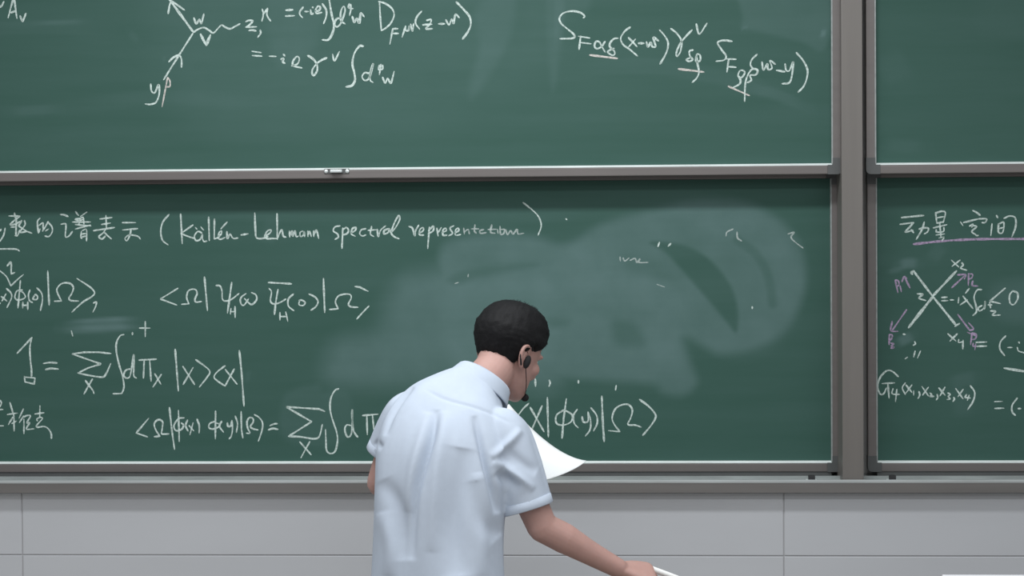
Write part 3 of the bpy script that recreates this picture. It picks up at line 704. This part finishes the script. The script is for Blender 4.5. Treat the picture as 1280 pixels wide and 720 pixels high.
def hand(geo, wrist, fwd, back, side_sign, curl, scale=1.0, spread=0.10, thumb_to=None):
    """fwd: wrist to knuckles, back: out of the back of the hand, thumb on side_sign * (fwd x back)"""
    f = nrm(fwd); b = nrm(np.asarray(back)-f*np.dot(back, f)); s = np.cross(f, b)*side_sign
    q = lambda x, y, z: np.asarray(wrist)+(f*x+s*y+b*z)*scale
    # palm
    rs = []
    for x, w, t in ((-.012, .024, .017), (.012, .028, .017), (.035, .037, .016), (.062, .041, .0145), (.085, .041, .012), (.096, .036, .008)):
        rs.append([q(x, math.copysign(abs(math.cos(a))**.7, math.cos(a))*w, math.copysign(abs(math.sin(a))**.8, math.sin(a))*t) for a in np.linspace(0, 2*math.pi, 24, endpoint=False)])
    geo.rings(rs)
    tips = []
    for i, (y0, ln, r) in enumerate(((.030, .072, .0088), (.010, .080, .0092), (-.011, .074, .0088), (-.030, .058, .0078))):
        ang = 0.0; p = np.array([.084, y0, 0.0]); pts = [p.copy()-np.array([.02, 0, 0]), p.copy()]
        for j, (fr, cu) in enumerate(zip((.46, .30, .24), curl[i])):
            ang += math.radians(cu)
            p = p+np.array([math.cos(ang), (y0/.03)*spread*math.cos(ang), -math.sin(ang)])*ln*fr
            pts.append(p.copy())
        geo.tube([q(*t) for t in pts], [r*1.05, r*1.08, r, r*.92, r*.8], 12, 3); tips.append(q(*pts[-1]))
    th = [(.012, .022, -.004), (.038, .044, -.014), (.064, .054, -.028), (.086, .050, -.040)] if thumb_to is None else thumb_to
    geo.tube([q(*t) for t in th], [.0135, .0125, .0105, .0085], 12, 4); tips.append(q(*th[-1]))
    return tips, q

body = Geo()
body.rings(head_rings())
# face: brow, nose, lips, chin, ears
body.ellip(hd_(0, .085, .022), (HR, HF, HU), (.055, .016, .012))
body.tube([hd_(0, .094, .020), hd_(0, .106, -.005), hd_(0, .117, -.026), hd_(0, .100, -.036)], [.008, .010, .014, .010], 12, 3)
for s in (-1, 1):
    body.ellip(hd_(s*.012, .101, -.030), (HR, HF, HU), (.009, .011, .008))
    body.ellip(hd_(s*.042, .070, -.020), (HR, HF, HU), (.024, .022, .022))
body.ellip(hd_(0, .094, -.058), (HR, HF, HU), (.026, .010, .005))
body.ellip(hd_(0, .093, -.068), (HR, HF, HU), (.023, .010, .006))
body.ellip(hd_(0, .082, -.103), (HR, HF, HU), (.022, .017, .014))
for s in (-1, 1):       # ears: rim, lobe and inner fold
    ec = np.array([s*.077, -.008, -.012])
    rim = [(0.000, .012, .014), (.007, .006, .030), (.010, -.008, .034), (.011, -.020, .024), (.009, -.020, .004), (.006, -.010, -.016), (.002, .004, -.026), (0, .010, -.016)]
    body.tube([hd_(ec[0]+s*a, ec[1]+b, ec[2]+c) for a, b, c in rim], [.0055, .0055, .006, .006, .006, .006, .0065, .005], 10, 3)
    body.ellip(hd_(ec[0]+s*.003, ec[1]-.006, ec[2]+.004), (HR, HF, HU), (.0055, .014, .026))
# neck and trunk
body.tube([P3(594, 500, -.99), P3(604, 480, -.965), P3(618, 462, -.94), hd_(0, -.02, -.02)], [.066, .060, .057, .058], 28, 4)
body.rings([torso_ring(px, py, Y, a*.78, b*.76, t, lean=l) for px, py, Y, a, b, t, l in TORSO[4::3]])
# legs
for s in (-1, 1):
    h = HIP+RT*s*.085+UP*.0
    foot = BASE+RT*s*.11+FD*.0
    body.tube([h+UP*.02, h*.5+foot*.5+UP*.02+FD*.02, foot+UP*.10], [.082, .055, .038], 20, 6)
    body.tube([foot+UP*.06-FD*.03, foot+UP*.045+FD*.06, foot+UP*.035+FD*.15], [.036, .035, .028], 16, 4)
body.rings([[BASE+UP*z+RT*math.cos(a)*w+FD*math.sin(a)*.10 for a in np.linspace(0, 2*math.pi, 28, endpoint=False)] for z, w in ((.76, .12), (.82, .15), (.92, .155), (.98, .15))])
# arms
body.tube([R_SH, R_SH*.5+R_EL*.5+np.array([-.004, 0, 0]), R_EL], [.042, .045, .041], 22, 6)
body.tube([R_EL, R_EL*.72+R_WR*.28+UP*.002, R_EL*.4+R_WR*.6, R_WR], [.040, .041, .033, .0265], 22, 6)
body.tube([L_SH, L_SH*.5+L_EL*.5, L_EL], [.052, .046, .037], 22, 6)
body.tube([L_EL, L_EL*.7+L_WR*.3, L_WR], [.037, .038, .026], 22, 6)
rf = nrm(P3(822, 717, -.985)-R_WR)
tipsR, qR = hand(body, R_WR+rf*.006, rf, np.array([-.10, -.50, .86]), -1, ((48, 40, 20), (44, 46, 25), (46, 50, 28), (50, 52, 30)), 1.0, 0.05,
            [(.012, .022, -.004), (.044, .042, -.018), (.076, .044, -.034), (.104, .034, -.040)])
lf = nrm(P3(640, 578, -.69)-L_WR)
tipsL, qL = hand(body, L_WR, lf, np.array([-.2, .35, -.9]), 1, ((18, 22, 12), (18, 24, 14), (20, 24, 14), (22, 26, 14)), 1.0, 0.08,
            [(.012, .022, -.004), (.040, .046, -.018), (.064, .050, -.034), (.090, .044, -.042)])
bme = fuse(body, 'person', 0.0034, 2, BASE)
man = link('person', bme, SKIN); man.location = BASE
tag(man, 'man in a pale blue short-sleeved shirt leaning right, back to us', 'person')
for s in (-1, 1):
    g = Geo(); g.ellip(hd_(s*.032, .078, .004), (HR, HF, HU), (.0125, .0105, .009), 16, 10)
    link('eye', g.mesh('eye', BASE), mat('eye_white', (225, 222, 218), 0.2), man)

# hair: a shell over the skull that dips under the skin at the hairline
def hair_mesh():
    n, g = 96, Geo()
    zs = np.linspace(-.112, .115, 48)
    hp = np.array(HEADP); rr = np.random.RandomState(3)
    rings = []
    ph = rr.rand(40, 3)*20-10; am = rr.rand(40)
    for z in zs:
        yb, yf, hw = [np.interp(z, hp[:, 0], hp[:, i]) for i in (1, 2, 3)]
        c, hl = (yb+yf)/2, (yf-yb)/2
        ring = []
        for k in range(n):
            a = 2*math.pi*k/n; cs, sn = math.cos(a), math.sin(a)
            y0 = c+sn*hl
            zb = np.interp(y0, [-.10, -.05, -.015, .005, .03, .05, .07, .10], [-.098, -.088, -.040, .022, .016, .048, .072, .080])
            k_in = sm((z-zb+.010)/.030)
            thick = .004+.017*sm((z+.05)/.09)-.006*sm((y0-.02)/.06)
            nz = 0.0
            for (fx, fy, fz), w in zip(ph[:14], am[:14]): nz += w*math.sin(fx*cs*5+fy*sn*5+fz*z*60+w*9)
            off = -.012+k_in*(.012+thick+nz*.0007)
            x = math.copysign(abs(cs)**0.88, cs)*(hw+off); y = c+math.copysign(abs(sn)**0.92, sn)*(hl+off)
            ring.append(hd_(x, y, z*1.0+(.024*sm((z-.04)/.075) if k_in > .5 else 0)))
        rings.append(ring)
    g.rings(rings)
    # short tufts that break up the outline
    for _ in range(2600):
        z = rr.uniform(-.07, .118); a = rr.uniform(0, 2*math.pi)
        yb, yf, hw = [np.interp(min(z, .112), hp[:, 0], hp[:, i]) for i in (1, 2, 3)]
        c, hl = (yb+yf)/2, (yf-yb)/2
        y0 = c+math.sin(a)*hl
        zb = np.interp(y0, [-.10, -.05, -.015, .005, .03, .05, .07, .10], [-.098, -.088, -.040, .022, .016, .048, .072, .080])
        if z < zb+.006: continue
        th_ = .003+.017*sm((z+.05)/.09)
        root = np.array([math.cos(a)*(hw+th_*.7), c+math.sin(a)*(hl+th_*.7), z+.022*sm((z-.04)/.075)])
        out = nrm([math.cos(a), math.sin(a), 2.2*sm((z-.05)/.06)])
        tip = root+(out*.55+np.array([0, .35, -.75 if z < .07 else .0]))*rr.uniform(.007, .014)
        sd = nrm(np.cross(out, (0.2, 0.1, 1)))*.0011
        b0 = len(g.v)
        o2 = nrm(np.cross(sd, out))*.0011
        g.v += [tuple(hd_(*(root+sd))), tuple(hd_(*(root-sd*.5+o2))), tuple(hd_(*(root-sd*.5-o2))), tuple(hd_(*tip))]
        g.f += [(b0, b0+1, b0+3), (b0+1, b0+2, b0+3), (b0+2, b0, b0+3)]
    return g.mesh('hair', BASE)
link('hair', hair_mesh(), HAIR, man, 'short black hair')

# shirt
sh = Geo()
sh.rings([torso_ring(px, py, Y, a, b, t, lean=l) for px, py, Y, a, b, t, l in TORSO])
r_end = P3(657.5, 634, -1.105)
sh.tube([P3(612, 533, -1.07), P3(630, 548, -1.085), P3(643, 585, -1.10), r_end], [.062, .074, .076, .073], 32, 6, round_ends=False)
l_end = P3(482, 566, -.945)
sh.tube([P3(530, 508, -1.0), P3(508, 517, -.975), P3(494, 540, -.96), l_end], [.052, .058, .057, .054], 32, 6, round_ends=False)
sme = fuse(sh, 'shirt', 0.005, 6)
# cloth folds: grooves and ridges pressed into the fused surface
nv = len(sme.vertices)
co = np.empty(nv*3); sme.vertices.foreach_get('co', co); co = co.reshape(-1, 3)
no = np.empty(nv*3); sme.vertices.foreach_get('normal', no); no = no.reshape(-1, 3)
PX, PY = to_px(co)
toc = CAM-co; toc /= np.linalg.norm(toc, axis=1)[:, None]
face = sm((np.sum(no*toc, 1)-.0)/.35)
FOLDS = [  # points, half width px, height m
 ([(546, 512), (541, 545), (531, 580), (520, 625), (515, 700)], 5, -.010), ([(535, 515), (527, 550), (517, 590), (508, 640)], 7, .006),
 ([(556, 514), (553, 550), (546, 600), (540, 690)], 8, .006),
 ([(593, 520), (601, 550), (609, 580), (617, 612), (624, 642)], 4.5, -.010), 
 ([(578, 560), (572, 610), (568, 660), (572, 720)], 17, -.011), ([(600, 590), (606, 640), (604, 720)], 10, .005),
 ([(516, 482), (502, 497), (490, 518), (482, 545)], 4, -.006),
 ([(616, 572), (634, 556), (652, 536)], 5, .007), ([(618, 576), (640, 590), (668, 612)], 5, .006), ([(622, 590), (650, 612)], 6, -.005), ([(628, 560), (655, 580), (672, 590)], 7, -.004),
 ([(596, 600), (606, 650), (625, 672)], 12, -.006), ([(480, 600), (500, 640), (505, 700)], 10, -.006),
 ([(478, 640), (488, 680), (486, 720)], 9, .005), ([(468, 552), (480, 560)], 4, -.004), ([(530, 486), (560, 500), (600, 512), (640, 530)], 2.0, -.0022)]
disp = np.zeros(nv)
for pts, w, h in FOLDS:
    c = crm(pts, 6); best = np.full(nv, 1e9); tt = np.zeros(nv)
    for i in range(len(c)-1):
        dv = c[i+1]-c[i]; t_ = np.clip(((PX-c[i][0])*dv[0]+(PY-c[i][1])*dv[1])/(dv@dv+1e-9), 0, 1)
        dd = np.hypot(PX-c[i][0]-t_*dv[0], PY-c[i][1]-t_*dv[1]); k_ = dd < best
        best = np.where(k_, dd, best); tt = np.where(k_, (i+t_)/(len(c)-1), tt)
    disp += 1.9*h*np.exp(-(best/w)**2)*np.clip(np.sin(math.pi*tt), 0, 1)**0.6
rs_ = np.random.RandomState(8)
for _ in range(24):     # soft random puckers
    k = rs_.randn(3)*np.array([16, 16, 7]); disp += .0011*np.sin(co@k+rs_.rand()*6.3)
co = co+no*(disp*face)[:, None]
sme.vertices.foreach_set('co', (co-BASE).ravel()); sme.update()
shirt = link('shirt', sme, SHIRT, man, 'pale blue short-sleeved cotton shirt')
# sleeve hems: a turned band round the end of each sleeve
for end, prev, r in ((r_end, P3(643, 585, -1.10), .0735), (l_end, P3(494, 540, -.96), .0545)):
    t = nrm(end-prev); u = nrm(np.cross(t, (0, 1, .2))); w = np.cross(t, u); g = Geo(); rgs = []
    for k, (off, rr) in enumerate(((-.020, r*.94), (-.018, r+.0006), (.004, r+.0008), (.006, r*.99), (.002, r*.90), (-.016, r*.86))):
        rgs.append([end+t*off+(u*math.cos(a)+w*math.sin(a))*rr for a in np.linspace(0, 2*math.pi, 48, endpoint=False)])
    n = 48; b0 = len(g.v)
    for rg in rgs: g.v += [tuple(p) for p in rg]
    for i in range(len(rgs)):
        for j in range(n):
            g.f.append((i*n+j, i*n+(j+1) % n, ((i+1) % len(rgs))*n+(j+1) % n, ((i+1) % len(rgs))*n+j))
    link('sleeve_hem', g.mesh('sleeve_hem', BASE), SHIRT, shirt)
# collar: standing band folded over outwards
cc = P3(600, 482, -.968); ca = nrm(P3(634, 434, -.925)-P3(603, 483, -.975)); 
cu = nrm(np.cross(ca, (0, 1, 0))); cu = nrm(cu-ca*np.dot(cu, ca)); cw = np.cross(ca, cu)
prof = [(-.020, .072), (.000, .068), (.020, .066), (.027, .067), (.029, .070), (.024, .074), (.008, .079), (-.012, .086), (-.016, .087), (-.016, .084), (.004, .076), (.016, .071), (-.018, .070)]
g = Geo(); n = 56; K_ = len(prof)
for z, r in prof:
    for a in np.linspace(0, 2*math.pi, n, endpoint=False):
        g.v.append(tuple(cc+ca*z+(cu*math.cos(a)*1.10+cw*math.sin(a)*1.0)*r))
for i in range(K_):
    for j in range(n): g.f.append((i*n+j, i*n+(j+1) % n, ((i+1) % K_)*n+(j+1) % n, ((i+1) % K_)*n+j))
link('collar', g.mesh('collar', BASE), SHIRT, shirt)

# trousers and shoes
tr = Geo()
tr.rings([[BASE+UP*z+RT*math.cos(a)*w+FD*math.sin(a)*d for a in np.linspace(0, 2*math.pi, 32, endpoint=False)] for z, w, d in ((.74, .145, .09), (.80, .155, .095), (.86, .155, .095), (.90, .15, .092))])
for s in (-1, 1):
    h = HIP+RT*s*.088; foot = BASE+RT*s*.11
    tr.tube([h-UP*.10, h*.5+foot*.5+UP*.02+FD*.02, foot+UP*.075], [.082, .074, .060], 24, 6, round_ends=False)
link('trousers', fuse(tr, 'trousers', 0.009, 4, BASE), TROUS, man, 'dark trousers')
for s in (-1, 1):
    foot = BASE+RT*s*.11; g = Geo(); rs2 = []
    for y, w, h, z0 in ((-.085, .018, .05, .0), (-.075, .034, .075, .0), (-.03, .040, .085, .0), (.04, .043, .075, .0), (.11, .047, .060, .0), (.16, .042, .048, .0), (.195, .022, .034, .004)):
        rs2.append([foot+FD*y+RT*math.copysign(abs(math.cos(a))**.6, math.cos(a))*w+UP*(z0+h*.5+math.copysign(abs(math.sin(a))**.6, math.sin(a))*h*.5) for a in np.linspace(0, 2*math.pi, 24, endpoint=False)])
    g.rings(rs2); link('shoe', g.mesh('shoe', BASE), SHOE, man, 'black shoe')

# headset microphone hooked over the right ear
ear = hd_(.090, -.004, -.016)
hs = empty('headset_microphone', tuple(ear), 'black headset microphone hooked over the man\'s ear', 'microphone')
g = Geo(); g.tube([hd_(.082, .012, .018), hd_(.086, -.004, .030), hd_(.087, -.026, .018), hd_(.087, -.030, -.010), hd_(.087, -.016, -.034)], [.0028]*5, 10, 5)
link('ear_hook', g.mesh('ear_hook', ear), BLACK, hs)
g = Geo(); g.ellip(hd_(.0885, .001, -.020), (HR, HF, HU), (.009, .010, .019)); link('earpiece', g.mesh('earpiece', ear), BLACK, hs)
mic = P3(656, 497, -.875)
g = Geo(); g.tube([hd_(.088, .002, -.034), hd_(.082, .030, -.070), mic*.8+hd_(.06, .06, -.08)*.2, mic], [.0012]*4, 8, 6); link('boom', g.mesh('boom', ear), BLACK, hs)
g = Geo(); g.ellip(mic, (HR, HF, HU), (.011, .012, .011)); link('foam_cap', g.mesh('foam_cap', ear), BLACK, hs)

# sheet of paper in the left hand
tip = np.array([733., 576.]); ub = [(733, 576), (692, 571), (636, 505)]; vb = [(733, 576), (706, 600), (622, 612)]
def bez(p, t): p = np.array(p, float); return (1-t)**2*p[0]+2*t*(1-t)*p[1]+t*t*p[2]
V, Fc, nu, nvv = [], [], 16, 16
for i in range(nu+1):
    for j in range(nvv+1):
        u, v = i/nu, j/nvv
        p = bez(ub, u)+bez(vb, v)-tip
        V.append(at(p[0], p[1], -.62+.05*u-.20*v))
for i in range(nu):
    for j in range(nvv):
        a = i*(nvv+1)+j; Fc.append((a, a+1, a+nvv+2, a+nvv+1))
c0 = np.mean(V, axis=0)
pm = pydata('paper_sheet', np.array(V)-c0, Fc, True)
pap = link('paper_sheet', pm, PAPER); pap.location = c0
so = pap.modifiers.new('thickness', 'SOLIDIFY'); so.thickness = 0.0006
tag(pap, 'curved white sheet of paper sticking out past his right sleeve', 'paper')

# stick of chalk between thumb and fingers of the right hand
c1, c2 = P3(806, 708, -.972), P3(850, 724, -.955)
g = Geo(); g.tube([c1, c1*.5+c2*.5, c2], [.0080, .0080, .0072], 16, 3)
ck = link('chalk_stick', g.mesh('chalk_stick', c1), CHALK); ck.location = c1
tag(ck, 'white stick of chalk held in the man\'s outstretched right hand', 'chalk')

# teacher's desk whose white top just reaches into the frame at the lower right
dl = at(1177, 718, -1.45); dz = float(dl[2]); dx0 = float(dl[0])
WHITE = mat('white_laminate', (232, 232, 236), 0.4, 0, 0.01); GREYP = mat('grey_panel', (150, 152, 156), 0.5, 0, 0.02)
desk = empty('teacher_desk', (dx0+.6, -1.75, 0), 'white topped teacher desk cut off at the lower right', 'desk')
o = np.array(desk.location)
box('desk_top', (dx0, -2.05, dz-.03), (dx0+1.2, -1.45, dz), WHITE, desk, .004, o)
box('side_panel', (dx0+.03, -2.0, 0), (dx0+.06, -1.5, dz-.03), GREYP, desk, .002, o)
box('side_panel', (dx0+1.14, -2.0, 0), (dx0+1.17, -1.5, dz-.03), GREYP, desk, .002, o)
box('front_panel', (dx0+.06, -2.0, .12), (dx0+1.14, -1.98, dz-.03), GREYP, desk, .002, o)
